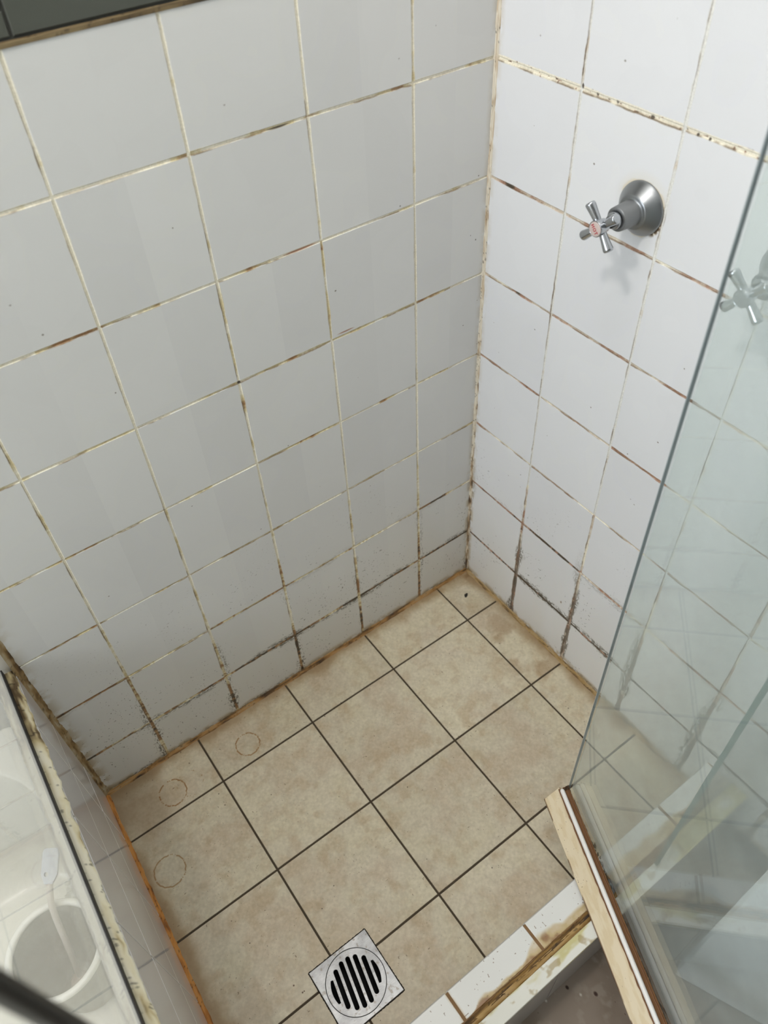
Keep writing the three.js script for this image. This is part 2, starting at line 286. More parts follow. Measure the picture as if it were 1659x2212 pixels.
{
  const uv = (x, y) => [(x + FW) / FW, -y / FH];
  const bed = new THREE.Shape([[0.0, 0], [-0.90, 0], [-0.90, -0.64], [0, -0.64]].map((p) => new THREE.Vector2(...p)));
  bed.holes.push(new THREE.Path([[DR.x0 + 0.004, -DR.z0 - 0.004], [DR.x1 - 0.004, -DR.z0 - 0.004], [DR.x1 - 0.004, -DR.z1 + 0.004], [DR.x0 + 0.004, -DR.z1 + 0.004]].map((p) => new THREE.Vector2(...p))));
  const bg = new THREE.ExtrudeGeometry(bed, { depth: 0.04, bevelEnabled: false }); bg.translate(0, 0, -0.0413);
  const m = part('grout', bg, std(0x4b4031, 0.9), floor); m.rotation.x = -Math.PI / 2;
  const r = rng(31), lay = new THREE.Group();
  for (let i = 0; i < fX.length - 1; i++) for (let j = 0; j < fZ.length - 1; j++) {
    const x1 = fX[i], x0 = fX[i + 1], z0 = fZ[j], z1 = fZ[j + 1], J = 0.0017;
    const cut = x0 < DR.x1 && x1 > DR.x0 && z0 < DR.z1 && z1 > DR.z0;
    let t;
    if (!cut) { t = placeTile(floor, x0, x1, -z1, -z0, { joint: 2 * J, depth: 0.006, lip: 0.0009, uv, mat: floorMat, uneven: 0.0003, tilt: 0.0025 }, r); const p = t.position.clone(); t.rotation.set(-Math.PI / 2 + t.rotation.x, 0, 0); t.position.set(p.x, p.z, -p.y); continue; }
    // a tile cut around the drain: the corner under the drain is missing
    const A = x0 + J, B = x1 - J, C = z0 + J, D = z1 - J, gx0 = DR.x0 + 0.0005, gx1 = DR.x1 - 0.0005, gz0 = DR.z0 + 0.0005, gz1 = DR.z1 - 0.0005;
    const left = A < gx0, top = C < gz0; let pts;
    if (left && top) pts = [[A, C], [B, C], [B, gz0], [gx0, gz0], [gx0, D], [A, D]];
    else if (!left && top) pts = [[A, C], [B, C], [B, D], [gx1, D], [gx1, gz0], [A, gz0]];
    else if (left) pts = [[A, C], [gx0, C], [gx0, gz1], [B, gz1], [B, D], [A, D]];
    else pts = [[gx1, C], [B, C], [B, D], [A, D], [A, gz1], [gx1, gz1]];
    const sh = new THREE.Shape(pts.map(([x, z]) => new THREE.Vector2(x, -z)));
    const g = new THREE.ExtrudeGeometry(sh, { depth: 0.0052, bevelEnabled: true, bevelThickness: 0.0007, bevelSize: 0.0007, bevelOffset: -0.0007, bevelSegments: 2 }); g.translate(0, 0, -0.0059);
    const p = g.attributes.position, u = g.attributes.uv; for (let k = 0; k < p.count; k++) u.setXY(k, ...uv(p.getX(k), p.getY(k)));
    t = part('tile', g, floorMat, floor); t.rotation.x = -Math.PI / 2;
  }
}
// ------------------------------------------------------------------ low tiled wall under the left glass, slightly out of square
const SKEW = -0.03, LOW_H = 0.428;
const lowWall = thing('wall_left', 'low wall of glossy white tiles under the left glass screen', 'wall', [-0.850, 0, 0], 'structure');
lowWall.rotation.y = SKEW;
{
  const bx = new THREE.BoxGeometry(0.028, LOW_H, 0.70); bx.translate(-0.0151, LOW_H / 2, 0.35);
  part('grout', bx, std(0xb9b6ac, 0.8), lowWall);
  const r = rng(17), face = new THREE.Group(); face.name = 'face';
  const zc = [0, 0.10, 0.248, 0.396, 0.544, 0.70], yc = [0, Y0, Y0 + 0.15, LOW_H - 0.004], mat = std(0xdcd9d8, 0.09);
  for (let i = 0; i < 5; i++) for (let j = 0; j < 3; j++) {
    const t = placeTile(lowWall, -zc[i + 1], -zc[i], yc[j], yc[j + 1], { joint: 0.0022, depth: 0.003, lip: 0.001, uv: (x, y) => [x, y], mat, uneven: 0.0006, tilt: 0.003 }, r);
    t.position.set(t.position.z, t.position.y, -t.position.x); t.rotation.set(0, Math.PI / 2 + t.rotation.y, 0);
  }
}
// ------------------------------------------------------------------ sealant beads
const trims = [
  ['trim_1', 'orange brown sealant line where the shower floor meets the long wall', V3(-0.85, 0, 0), V3(0, 0, 0), V3(0, 1, 0), V3(0, 0, 1), 0.006, 0.007, pal(0x33271a, 0x654a2a, 0x946d3c, 0xaa8350, 0xa08a68), 201],
  ['trim_2', 'brown sealant line where the shower floor meets the tap wall', V3(0, 0, 0), V3(0, 0, 0.62), V3(0, 1, 0), V3(-1, 0, 0), 0.005, 0.007, pal(0x3d2f1d, 0x735a36, 0xa18350, 0xae946a, 0x8e7a5c), 202],
  ['trim_3', 'cream and black sealant line up the corner between both tall walls', V3(0, 0, 0), V3(0, 1.33, 0), V3(-1, 0, 0), V3(0, 0, 1), 0.0045, 0.0045, pal(0x4a3a2a, 0xa88f70, 0xd9cfba, 0xe2dac8, 0xc9b79c), 203, { bias: (s, t) => lerp(-0.22, 0.22, ss(0.05, 0.5, s)) }],
  ['trim_4', 'brown sealant line up the corner by the left glass screen', V3(-0.85, 0, 0), V3(-0.85, 1.16, 0), V3(1, 0, 0), V3(0, 0, 1), 0.010, 0.006, pal(0x3b2c1a, 0x6d5432, 0x93784e, 0xa69270, 0xb3a68c), 204],
];
for (const [n, l, S, E, a, b, ra, rb, p, sd, opt] of trims) tag(bead(scene, S, E, a, b, ra, rb, p, sd, { name: n, ...(opt ?? {}) }), l, 'sealant', null, 'structure');
{
  const g = bead(scene, V3(-0.850, 0, 0), V3(-0.8695, 0, 0.63), V3(0, 1, 0), V3(1, 0, 0.03), 0.0035, 0.0075, pal(0x6b4420, 0xa86a2c, 0xc98a42, 0xb98a54), 205, { name: 'trim_5' });
  tag(g, 'bright orange sealant line along the foot of the low left wall', 'sealant', null, 'structure');
}
// ------------------------------------------------------------------ threshold kerb
const KH = 0.1, KZ0 = 0.620, KZ1 = 0.699;
const kerb = thing('kerb', 'raised white tiled threshold with rust brown stains along its door track', 'kerb', [0, 0, 0], 'structure');
{
  const W = 0.88, H = 0.084, z00 = KZ0 - 0.002;
  const kx = [0, -0.124, -0.2708, -0.4177, -0.5646, -0.7115, -0.868];
  const km = texture(1536, 148, W, H, (tx, tz, c) => {
    const X = tx - W, Z = tz + z00, n = fbm(X * 40, Z * 40, 4, 300), q = fbm(X * 12, 3, 3, 305);
    c[0] = 232; c[1] = 231; c[2] = 226;
    const dist = KZ0 + 0.0465 - Z, reach = 0.004 + 0.020 * ss(0.25, 0.72, q) + 0.012 * ss(-0.46, -0.30, X);
    const a = ss(reach, reach * 0.55, dist + 0.008 * (n - 0.5));
    mixc(c, [188, 160, 104], 0.85 * a * ss(0.25, 0.5, n + 0.2)); mixc(c, [134, 92, 52], 0.8 * a * ss(0.46, 0.66, n)); mixc(c, [214, 196, 168], 0.6 * a * ss(0.5, 0.3, n));
    mixc(c, [96, 66, 38], 0.8 * ss(0.004, 0.0, dist));
    let jd = 1; for (const k of kx) jd = Math.min(jd, Math.abs(X - k));
    mixc(c, [186, 156, 110], 0.5 * ss(0.006, 0.001, jd) * ss(0.4, 0.6, n));
    if (vn(X * 300, Z * 300, 310) > 0.95) mixc(c, [92, 70, 48], 0.5);
  });
  const uv = (x, z) => [(x + W) / W, (z - z00) / H], mat = std(0xffffff, 0.25, 0, { map: km }), r = rng(41);
  const core = new THREE.BoxGeometry(0.868, KH + 0.08, KZ1 - KZ0 - 0.006); core.translate(-0.434, (KH - 0.0015 - 0.08) / 2, (KZ0 + KZ1) / 2);
  part('grout', core, std(0x8a6a48, 0.9), kerb);
  for (let i = 0; i < kx.length - 1; i++) {
    const t = placeTile(kerb, kx[i + 1], kx[i], -(KZ0 + 0.0465), -KZ0, { joint: 0.0042, depth: 0.007, lip: 0.0011, uv: (x, y) => uv(x, -y), mat, uneven: 0.0004, tilt: 0.004 }, r);
    t.rotation.set(-Math.PI / 2, 0, 0); t.position.set(t.position.x, KH + t.position.z, -t.position.y);
    // faces of the kerb, inside and out
    for (const [zf, ry, y0, nm] of [[KZ0, Math.PI, 0.0, 'inner_tile'], [KZ1, 0, -0.08, 'outer_tile']]) {
      const y1 = KH - 0.0065, s = ry ? -1 : 1, f = placeTile(kerb, s > 0 ? kx[i + 1] : -kx[i], s > 0 ? kx[i] : -kx[i + 1], y0, y1, { joint: 0.003, depth: 0.003, lip: 0.001, uv: (x, y) => [x, y], mat: MAT.kerbFace, uneven: 0.0002, tilt: 0.002, name: nm }, r);
      f.rotation.set(0, ry, 0); f.position.set(s * f.position.x, f.position.y, zf + s * f.position.z - (s > 0 ? 0.0 : 0));
    }
  }
  // cream sill strip on the outer edge, sealant ridge beside it
  const sill = new RoundedBoxGeometry(0.866, 0.010, 0.0215, 2, 0.0014);
  const sillMap = texture(1024, 32, 0.866, 0.03, (X, Z, c) => { const n = fbm(X * 18, Z * 30, 4, 330); c[0] = 233; c[1] = 231; c[2] = 220; mixc(c, [206, 196, 140], ss(0.45, 0.62, n)); mixc(c, [150, 124, 74], 0.5 * ss(0.62, 0.75, fbm(X * 60, Z * 60, 3, 333))); });
  const sm = part('sill_strip', sill, std(0xffffff, 0.35, 0, { map: sillMap }), kerb, 'yellowed white sill strip'); sm.position.set(-0.433, KH - 0.001, KZ1 - 0.0105);
  bead(kerb, V3(-0.868, KH - 0.001, 0.6715), V3(0, KH - 0.001, 0.6715), V3(0, 0, -1), V3(0, 1, 0), 0.0065, 0.0045, pal(0x2e2114, 0x5c4222, 0x8a6834, 0xa8854c), 340, { name: 'sealant', fx: 30, hump: 0.62 });
  bead(kerb, V3(-0.868, KH - 0.001, 0.6715), V3(0, KH - 0.001, 0.6715), V3(0, 0, 1), V3(0, 1, 0), 0.0065, 0.0045, pal(0x5c4222, 0x98743e, 0xba9862, 0xb8986a), 341, { name: 'sealant', fx: 30, hump: 0.62 });
}
// ------------------------------------------------------------------ outside floor, bath room shell
const OUT_Y = -0.08;
{
  const om = texture(900, 900, 0.9, 0.9, (X, Y, c) => {
    const n = fbm(X * 10, Y * 10, 4, 400), n2 = fbm(X * 70, Y * 70, 4, 410); c[0] = 158; c[1] = 143; c[2] = 128;
    mixc(c, [136, 120, 104], ss(0.4, 0.7, n)); mixc(c, [176, 164, 148], 0.5 * ss(0.55, 0.75, n2));
    if (vn(X * 240, Y * 240, 420) > 0.965) mixc(c, [70, 50, 36], 0.7);
  }, (dot) => { for (const [x, y, q, col] of [[0.52, 0.035, 0.003, [50, 34, 26]], [0.55, 0.06, 0.0035, [58, 34, 26]], [0.53, 0.05, 0.0022, [226, 222, 212]], [0.48, 0.03, 0.0022, [226, 222, 212]]]) dot(x, y, q, col, 0.9); });
  const g = thing('floor', 'brownish grey floor tiles outside the shower threshold', 'floor', [0, OUT_Y, 0], 'structure');
  const mat = std(0xffffff, 0.5, 0, { map: om }), r = rng(51);
  const slab = new THREE.BoxGeometry(2.44, 0.06, 2.5); slab.translate(-1.2, -0.0315, 1.25); part('grout', slab, std(0x5a5046, 0.9), g);
  const xs = [0, -0.28, -0.58, -0.88], zs = [0.66, 0.86, 1.16, 1.46, 1.76];
  for (let i = 0; i < 3; i++) for (let j = 0; j < 4; j++) {
    const t = placeTile(g, xs[i + 1], xs[i], -zs[j + 1], -zs[j], { joint: 0.004, depth: 0.006, lip: 0.001, uv: (x, y) => [(x + 0.9) / 0.9, (-y - 0.66) / 1.2], mat, uneven: 0.0004, tilt: 0.002 }, r);
    t.rotation.set(-Math.PI / 2, 0, 0); t.position.set(t.position.x, t.position.z, -t.position.y);
  }
}
shell('wall_back', 'plain upper part of the long wall', 2.5, 1.25, 0.08, -1.2, 1.9, -0.07);
shell('wall_back', 'plain part of the long wall beyond the glass screen', 1.3, 1.36, 0.05, -1.815, 0.58, -0.03, MAT.glaze);
shell('wall_right', 'plain upper part of the tap wall', 0.08, 1.25, 2.5, 0.045, 1.955, 1.2);
shell('wall_right', 'plain part of the tap wall outside the shower', 0.05, 1.45, 1.5, 0.027, 0.605, 1.78, MAT.glaze);
shell('wall_left', 'far wall of the bathroom with the frosted window', 0.08, 2.6, 2.6, -2.42, 1.2, 1.2);
shell('wall_front', 'grey wall of the bathroom behind the viewer', 2.5, 2.6, 0.08, -1.2, 1.2, 2.46, std(0x77746f, 0.9));
shell('ceiling', 'plain white bathroom ceiling', 2.5, 0.08, 2.6, -1.2, 2.44, 1.2, MAT.plaster, 'ceiling');
{
  const w = thing('window_1', 'frosted daylight window in the far bathroom wall', 'window', WIN_POS, 'structure');
  const p = part('pane', new THREE.BoxGeometry(0.012, WIN_H, WIN_W), std(0xd8e2ea, 0.6, 0, { emissive: new THREE.Color(0.86, 0.94, 1), emissiveIntensity: 1.6 }), w);
  for (const [y, z, h, d] of [[WIN_H / 2 + 0.02, 0, 0.05, WIN_W + 0.1], [-WIN_H / 2 - 0.02, 0, 0.05, WIN_W + 0.1], [0, WIN_W / 2 + 0.025, WIN_H, 0.05], [0, -WIN_W / 2 - 0.025, WIN_H, 0.05]]) { const f = part('frame', new RoundedBoxGeometry(0.03, h, d, 2, 0.003), MAT.whitePlastic, w); f.position.set(0.004, y, z); }
  const l = thing('ceiling_light', 'white square ceiling lamp over the bathroom', 'lamp', [LAMP_POS[0], 2.4, LAMP_POS[2]]);
  const b = part('base', new RoundedBoxGeometry(LAMP_SIZE + 0.05, 0.03, LAMP_SIZE + 0.05, 3, 0.01), MAT.whitePlastic, l); b.position.y = -0.013 + 0.0;
  const d = part('diffuser', new RoundedBoxGeometry(LAMP_SIZE, 0.004, LAMP_SIZE, 2, 0.0015), std(0xffffff, 0.5, 0, { emissive: new THREE.Color(1, 0.965, 0.9), emissiveIntensity: 6 }), l); d.position.y = -0.0285;
  lampLight.position.y = 2.4 - 0.033;
  const t2 = thing('ceiling_light', 'wide diffuse white ceiling panel lamp over the shower', 'lamp', [TUBE_POS[0], 2.4, TUBE_POS[2]]);
  part('base', new RoundedBoxGeometry(TUBE_W + 0.04, 0.026, TUBE_D + 0.04, 3, 0.006), MAT.whitePlastic, t2).position.y = -0.013;
  part('diffuser', new RoundedBoxGeometry(TUBE_W, 0.004, TUBE_D, 2, 0.0015), std(0xffffff, 0.5, 0, { emissive: new THREE.Color(1, 0.96, 0.92), emissiveIntensity: 2.5 }), t2).position.y = -0.0275;
}
// ------------------------------------------------------------------ floor drain
{
  const d = thing('floor_drain', 'square stainless steel drain plate with slotted round grate in the floor', 'drain', [(DR.x0 + DR.x1) / 2, 0, (DR.z0 + DR.z1) / 2]);
  const hs = 0.0525, sq = new THREE.Shape([[-hs, -hs], [hs, -hs], [hs, hs], [-hs, hs]].map((p) => new THREE.Vector2(...p)));
  const hole = new THREE.Path(); hole.absarc(0, 0, 0.0471, 0, Math.PI * 2, true); sq.holes.push(hole);
  const flat = (g) => { g.rotateX(-Math.PI / 2); return g; };
  const brushed = texture(512, 512, 1, 1, (x, y, c) => { const n = fbm(x * 7, y * 7, 4, 500), s = vn(x * 30, y * 260, 505); c[0] = c[1] = c[2] = 164 + 26 * (n - 0.5) * 2 + 14 * (s - 0.5); mixc(c, [120, 112, 98], 0.5 * ss(0.62, 0.8, fbm(x * 22, y * 22, 3, 507))); });
  brushed.wrapS = brushed.wrapT = THREE.RepeatWrapping; brushed.repeat.set(9, 9);
  const steel = new THREE.MeshStandardMaterial({ map: brushed, metalness: 0.9, roughness: 0.4 });
  const f = part('frame', flat(new THREE.ExtrudeGeometry(sq, { depth: 0.0022, bevelEnabled: true, bevelThickness: 0.0005, bevelSize: 0.0005, bevelOffset: -0.0005, bevelSegments: 2, curveSegments: 64 })), steel, d); f.position.y = -0.001;
  const gr = new THREE.Shape(); gr.absarc(0, 0, 0.0466, 0, Math.PI * 2);
  const cap = (x, half, w) => { const p = new THREE.Path(); p.moveTo(x - w, -half + w); p.absarc(x, -half + w, w, Math.PI, Math.PI * 2); p.absarc(x, half - w, w, 0, Math.PI); p.closePath(); return p; };
  for (const [x, h] of [[0, 0.0375], [-0.0118, 0.0355], [0.0118, 0.0355], [-0.0236, 0.0285], [0.0236, 0.0285]]) gr.holes.push(cap(x, h, 0.0035));
  for (const s of [-1, 1]) { const p = new THREE.Path(), a = 0.48, R = 0.0392; const y0 = R * Math.sin(a), xi = 0.0318; p.moveTo(s * xi, -0.0165); for (let k = 0; k <= 14; k++) { const t = -0.44 + 0.88 * k / 14; p.lineTo(s * R * Math.cos(t) * 0.99, R * Math.sin(t)); } p.lineTo(s * xi, 0.0165); p.closePath(); gr.holes.push(p); }
  const gg = flat(new THREE.ExtrudeGeometry(gr, { depth: 0.0020, bevelEnabled: true, bevelThickness: 0.0004, bevelSize: 0.0004, bevelOffset: -0.0004, bevelSegments: 2, curveSegments: 48 }));
  const gm = part('grate', gg, steel, d); gm.position.y = -0.001; gm.rotation.y = -0.203;
  const pit = part('pit', new THREE.LatheGeometry([[0.0465, -0.001], [0.0462, -0.035], [0.001, -0.038]].map((p) => new THREE.Vector2(...p)), 40), std(0x060606, 0.9, 0, { side: THREE.DoubleSide }), d); pit.position.y = -0.0015;
  // black grime round the plate
  const gs = [];
  for (const [ax, az, bx2, bz] of [[-1, -1, 1, -1], [1, -1, 1, 1], [1, 1, -1, 1], [-1, 1, -1, -1]]) {
    const h = 0.0532, r = rng(610 + ax * 3 + az), n = 60;
    const pts = []; for (let i = 0; i <= n; i++) pts.push(V3(lerp(ax, bx2, i / n) * h + (r() - 0.5) * 0.0008, 0.0002, lerp(az, bz, i / n) * h + (r() - 0.5) * 0.0008));
    gs.push(new THREE.TubeGeometry(new THREE.CatmullRomCurve3(pts), 120, 0.0009, 5));
  }
  part('grime', mergeGeometries(gs), std(0x2a2118, 0.9), d, 'dark dirt in the gap round the plate');
}
// ------------------------------------------------------------------ taps
const font = await new FontLoader().loadAsync('fonts/droid/droid_sans_bold.typeface.json');
const lathe = (pts, n = 48) => new THREE.LatheGeometry(pts.map((p) => new THREE.Vector2(...p)), n);
function makeTap(name, label, pos, turn, writing) {
  const t = thing(name, label, 'tap', pos); t.rotation.z = Math.PI / 2;            // local y points out of the wall
  part('flange', lathe([[0.0001, 0], [0.0315, 0], [0.0318, 0.0012], [0.0312, 0.0032], [0.0285, 0.0066], [0.0240, 0.0118], [0.0205, 0.0155], [0.0194, 0.0164], [0.0182, 0.0168], [0.0156, 0.0170], [0.0150, 0.0180], [0.0148, 0.0205]]), MAT.dullChrome, t, 'dulled bell-shaped wall flange');
  part('sleeve', lathe([[0.0150, 0.0165], [0.0146, 0.030], [0.0140, 0.0410], [0.0130, 0.0422], [0.0085, 0.0424], [0.0085, 0.036]]), std(0x8d8f90, 0.5, 0.75), t, 'limescaled grey sleeve');
  part('spindle', lathe([[0.0068, 0.036], [0.0068, 0.0530], [0.0052, 0.0535], [0.0052, 0.066]]), std(0x2b2c2d, 0.35, 0.8), t);
  part('collar', lathe([[0.0060, 0.0425], [0.0092, 0.0427], [0.0098, 0.0437], [0.0098, 0.0468], [0.0090, 0.0480], [0.0060, 0.0482]]), MAT.chrome, t);
  const h = part('handle', lathe([[0.0045, 0.0575], [0.0066, 0.0580], [0.0078, 0.0605], [0.0084, 0.0640], [0.0094, 0.0700], [0.0096, 0.0740], [0.0093, 0.0756], [0.0087, 0.0760], [0.0085, 0.0752], [0.0001, 0.0752]]), MAT.chrome, t);
  for (let k = 0; k < 4; k++) {
    const a = part('arm', lathe([[0.0001, 0.0], [0.0043, 0.0], [0.0044, 0.008], [0.0052, 0.018], [0.0060, 0.0262], [0.0057, 0.0282], [0.0046, 0.0292], [0.0001, 0.0296]], 28), MAT.chrome, h);
    a.position.y = 0.0672; a.rotation.order = 'YXZ'; a.rotation.set(Math.PI / 2 - 0.06, turn + k * Math.PI / 2, 0);
  }
  part('button', lathe([[0.0083, 0.0748], [0.0083, 0.0758], [0.0077, 0.0766], [0.0001, 0.0769]], 36), writing ? std(0xc9b9b2, 0.35) : std(0x8d9092, 0.35, 0.6), t, writing ? 'off-white index button' : undefined);
  if (writing) {
    const g = new TextGeometry(writing, { font, size: 0.0046, depth: 0.0002, curveSegments: 4 }); g.computeBoundingBox(); const b = g.boundingBox; g.translate(-(b.min.x + b.max.x) / 2, -(b.min.y + b.max.y) / 2, 0);
    const m = part('lettering', g, std(0xb02a35, 0.5), t, 'red lettering HOT'); m.rotation.order = 'YXZ'; m.rotation.set(-Math.PI / 2, -Math.PI / 2 + 0, 0); m.position.y = 0.0767; m.rotateZ(-0.85);
  }
  return t;
}
makeTap('shower_tap', 'chrome cross-handled tap with HOT button on the tiled wall', [0.0005, 0.930, 0.2600], 0.72, 'HOT');
makeTap('shower_tap', 'chrome cross-handled tap seen dimly through the hazy glass door', [0.0005, 0.9345, 0.4525], 0.84, null);

// ------------------------------------------------------------------ glass
const glassMat = new THREE.MeshPhysicalMaterial({ color: new THREE.Color(0.95, 0.973, 0.966), roughness: 0.02, transmission: 1, thickness: 0, ior: 1.5, specularIntensity: 0.6 });
const clearMat = new THREE.MeshPhysicalMaterial({ color: new THREE.Color(0.98, 0.985, 0.98), roughness: 0.02, transmission: 1, thickness: 0, ior: 1.5 });
function alphaTex(w, h, fn) { const t = texture(w, h, 1, 1, (x, y, c) => { c[0] = c[1] = c[2] = 255 * clamp(fn(x, y)); }); t.colorSpace = THREE.NoColorSpace; return t; }
const film = (col, op, fn) => new THREE.MeshPhysicalMaterial({ color: col, roughness: 1, transmission: 0.5, thickness: 0, specularIntensity: 0, transparent: true, opacity: op, alphaMap: alphaTex(512, 1024, fn), side: THREE.DoubleSide, depthWrite: false });
// pivoting door, standing open across the threshold
const DOOR_L = 0.66, DOOR_Y0 = 0.117, DOOR_H = 1.8;
const door = thing('door_1', 'open hazy green glass door with cream bottom deflector across the threshold', 'shower door', [-0.2258, DOOR_Y0, 0.5185], 'structure');
{
  // local x runs from the free edge along the door, local z points to the viewer's side
  const dir = V3(-0.380, 0, 0.925).normalize(), up = V3(0, 1, 0), nn = V3().crossVectors(dir, up);
  const m = new THREE.Matrix4().makeBasis(dir, up, nn); door.quaternion.setFromRotationMatrix(m);
  const side = Math.sign(nn.dot(V3(-0.925, 0, -0.38)));
  door.rotateX(side * 0.0075);
  const s = side;
  const pane = new THREE.BoxGeometry(DOOR_L, DOOR_H, 0.004); pane.translate(DOOR_L / 2, DOOR_H / 2, -s * 0.002);
  part('glass_pane', pane, glassMat, door);
  const f = new THREE.PlaneGeometry(DOOR_L - 0.004, DOOR_H - 0.01); f.translate(DOOR_L / 2, DOOR_H / 2, -s * 0.0050);
  const fm = film(0xe6ecea, 0.78, (x, y) => 0.50 + 0.22 * (fbm(x * 12, y * 26, 3, 700) - 0.45) + 0.06 * ss(0.12, 0.0, x));
  part('soap_film', f, fm, door, 'cloudy soap film');
  const e = new THREE.BoxGeometry(0.0010, DOOR_H, 0.0038); e.translate(-0.0005, DOOR_H / 2, -s * 0.002); part('glass_edge', e, MAT.paleEdge, door);
  // bottom fittings, all running along the door
  const prof = (pts, L, mat, name, label, x = 0) => { const sh = new THREE.Shape(pts.map(([n, y]) => new THREE.Vector2(n * s, y))); const g = new THREE.ExtrudeGeometry(sh, { depth: L, bevelEnabled: false, curveSegments: 8 }); const mm = part(name, g, mat, door, label); mm.rotation.y = Math.PI / 2; mm.scale.x = 1; mm.position.x = x; mm.geometry.applyMatrix4(new THREE.Matrix4().makeScale(-1, 1, 1)); const idx = mm.geometry.index; return mm; };
  const dm = texture(1024, 128, 1, 1, (x, y, c) => {
    const n = fbm(x * 30, y * 6, 4, 720); c[0] = 226; c[1] = 210; c[2] = 178; mixc(c, [214, 192, 150], 0.6 * ss(0.45, 0.7, n));
    if (vn(x * 260, y * 34, 722) > 0.955 && fbm(x * 18, y * 3, 2, 724) > 0.45) mixc(c, [96, 72, 46], 0.8);
    mixc(c, [110, 80, 54], 0.75 * ss(0.90, 0.99, y) * ss(0.35, 0.55, fbm(x * 40, 3, 3, 726))); mixc(c, [96, 66, 40], 0.8 * ss(0.06, 0.0, y) * ss(0.42, 0.6, fbm(x * 24, 8, 3, 728)));
  });
  const defl = (name, n0, y0, n1, y1, th, L, x0, mat, label, chamfer) => {   // a strip from (n0,y0) by the glass to (n1,y1), with thickness
    const P = [], U = [], I = [], N = 120, q = [[n0, y0, 1], [n1, y1, 0], [n1, y1 - th, 0], [n0, y0 - th, 1]];
    for (let i = 0; i <= N; i++) for (const [n, y, v] of q) { const t = i / N; let x = x0 + L * t; if (chamfer && i === 0 && v === 0) x += chamfer; P.push(x, y, s * n); U.push(t, v); }
    for (let i = 0; i < N; i++) for (let k = 0; k < 4; k++) { const a = i * 4 + k, b = i * 4 + (k + 1) % 4, c = a + 4, d2 = b + 4; if (s > 0) I.push(a, b, c, b, d2, c); else I.push(a, c, b, b, c, d2); }
    I.push(0, 1, 2, 0, 2, 3); const e0 = N * 4; I.push(e0, e0 + 2, e0 + 1, e0, e0 + 3, e0 + 2);
    let g = new THREE.BufferGeometry(); g.setAttribute('position', new THREE.Float32BufferAttribute(P, 3)); g.setAttribute('uv', new THREE.Float32BufferAttribute(U, 2)); g.setIndex(I); g = g.toNonIndexed(); g.computeVertexNormals();
    return part(name, g, mat, door, label);
  };
  defl('deflector', 0.014, 0.008, 0.0415, -0.009, 0.003, DOOR_L, -0.003, std(0xffffff, 0.42, 0, { map: dm, side: THREE.DoubleSide }), 'cream plastic water deflector', 0.006);
  defl('clip_rail', 0.0005, 0.0085, 0.010, 0.0085, 0.012, DOOR_L + 0.001, -0.001, std(0x7c5530, 0.75, 0, { side: THREE.DoubleSide }), 'brown stained channel at the foot of the glass');
  const tube = new THREE.CapsuleGeometry(0.0036, DOOR_L - 0.006, 6, 14); tube.rotateZ(Math.PI / 2); tube.translate(DOOR_L / 2 + 0.002, 0.0098, s * 0.0132);
  part('seal_bead', tube, std(0xf2efe9, 0.35), door, 'white round seal');
  const grime = new THREE.Group();
  for (const [nq, yq, rr, sd] of [[0.0174, 0.0078, 0.0012, 1], [0.0092, 0.0092, 0.0009, 2], [0.0040, 0.0088, 0.0010, 3]]) {
    const pts = [], r = rng(730 + sd); for (let i = 0; i <= 90; i++) pts.push(V3(DOOR_L * i / 90, yq + (r() - 0.5) * 0.0009, s * (nq + (r() - 0.5) * 0.0011)));
    part('grime', new THREE.TubeGeometry(new THREE.CatmullRomCurve3(pts), 240, rr, 5), std(0x7d573b, 0.9), door, 'brown grime beside the white seal');
  }
  // dark mould on the glass just above the channel
  const gp = new THREE.PlaneGeometry(DOOR_L - 0.002, 0.03); gp.translate(DOOR_L / 2, 0.0235, s * 0.0006);
  part('mould', gp, new THREE.MeshStandardMaterial({ color: 0x40341f, roughness: 0.9, transparent: true, opacity: 0.85, side: THREE.DoubleSide, depthWrite: false,
    alphaMap: alphaTex(2048, 64, (x, y) => { const top = 0.12 + 0.75 * ss(0.4, 0.8, fbm(x * 26, 3, 4, 760)) * ss(0.7, 0.0, x); return ss(top, top * 0.35, y) * ss(0.32, 0.62, fbm(x * 190, y * 5, 3, 764)); }) }), door, 'dark mould along the foot of the glass');
  // crusted end of the bottom channel
  const r = rng(745), cg = []; for (let i = 0; i < 9; i++) { const b = new THREE.DodecahedronGeometry(0.0011 + r() * 0.0012, 0); b.translate(-0.001 + r() * 0.005, 0.009 + r() * 0.003, s * (0.001 + r() * 0.012)); cg.push(b); }
  part('crust', mergeGeometries(cg), std(0x4a3520, 0.9), door, 'dark crust at the free end');
  const hinge = part('pivot', lathe([[0.0001, -0.0165], [0.011, -0.0165], [0.011, 0], [0.0001, 0]], 24), MAT.dullChrome, door); hinge.position.set(0.155, 0.0, 0);
}
// fixed pane between the door and the tap wall
{
  const g = thing('shower_screen', 'narrow fixed glass pane with teal edge on the threshold behind the door', 'shower screen', [-0.1, KH, 0.681]);
  const p = new THREE.BoxGeometry(0.197, 1.8, 0.006); p.translate(0.0005, 0.905, 0); part('glass_pane', p, clearMat, g);
  const e = new THREE.BoxGeometry(0.002, 1.8, 0.0064); e.translate(-0.0995, 0.905, 0); part('glass_edge', e, MAT.tealEdge, g, 'dark teal cut edge');
  bead(g, V3(-0.1, 0, 0.0032), V3(0.099, 0, 0.0032), V3(0, 1, 0), V3(0, 0, 1), 0.004, 0.004, pal(0x7a6a48, 0xb8aa84, 0xd6ceb4), 760, { name: 'sealant' });
}
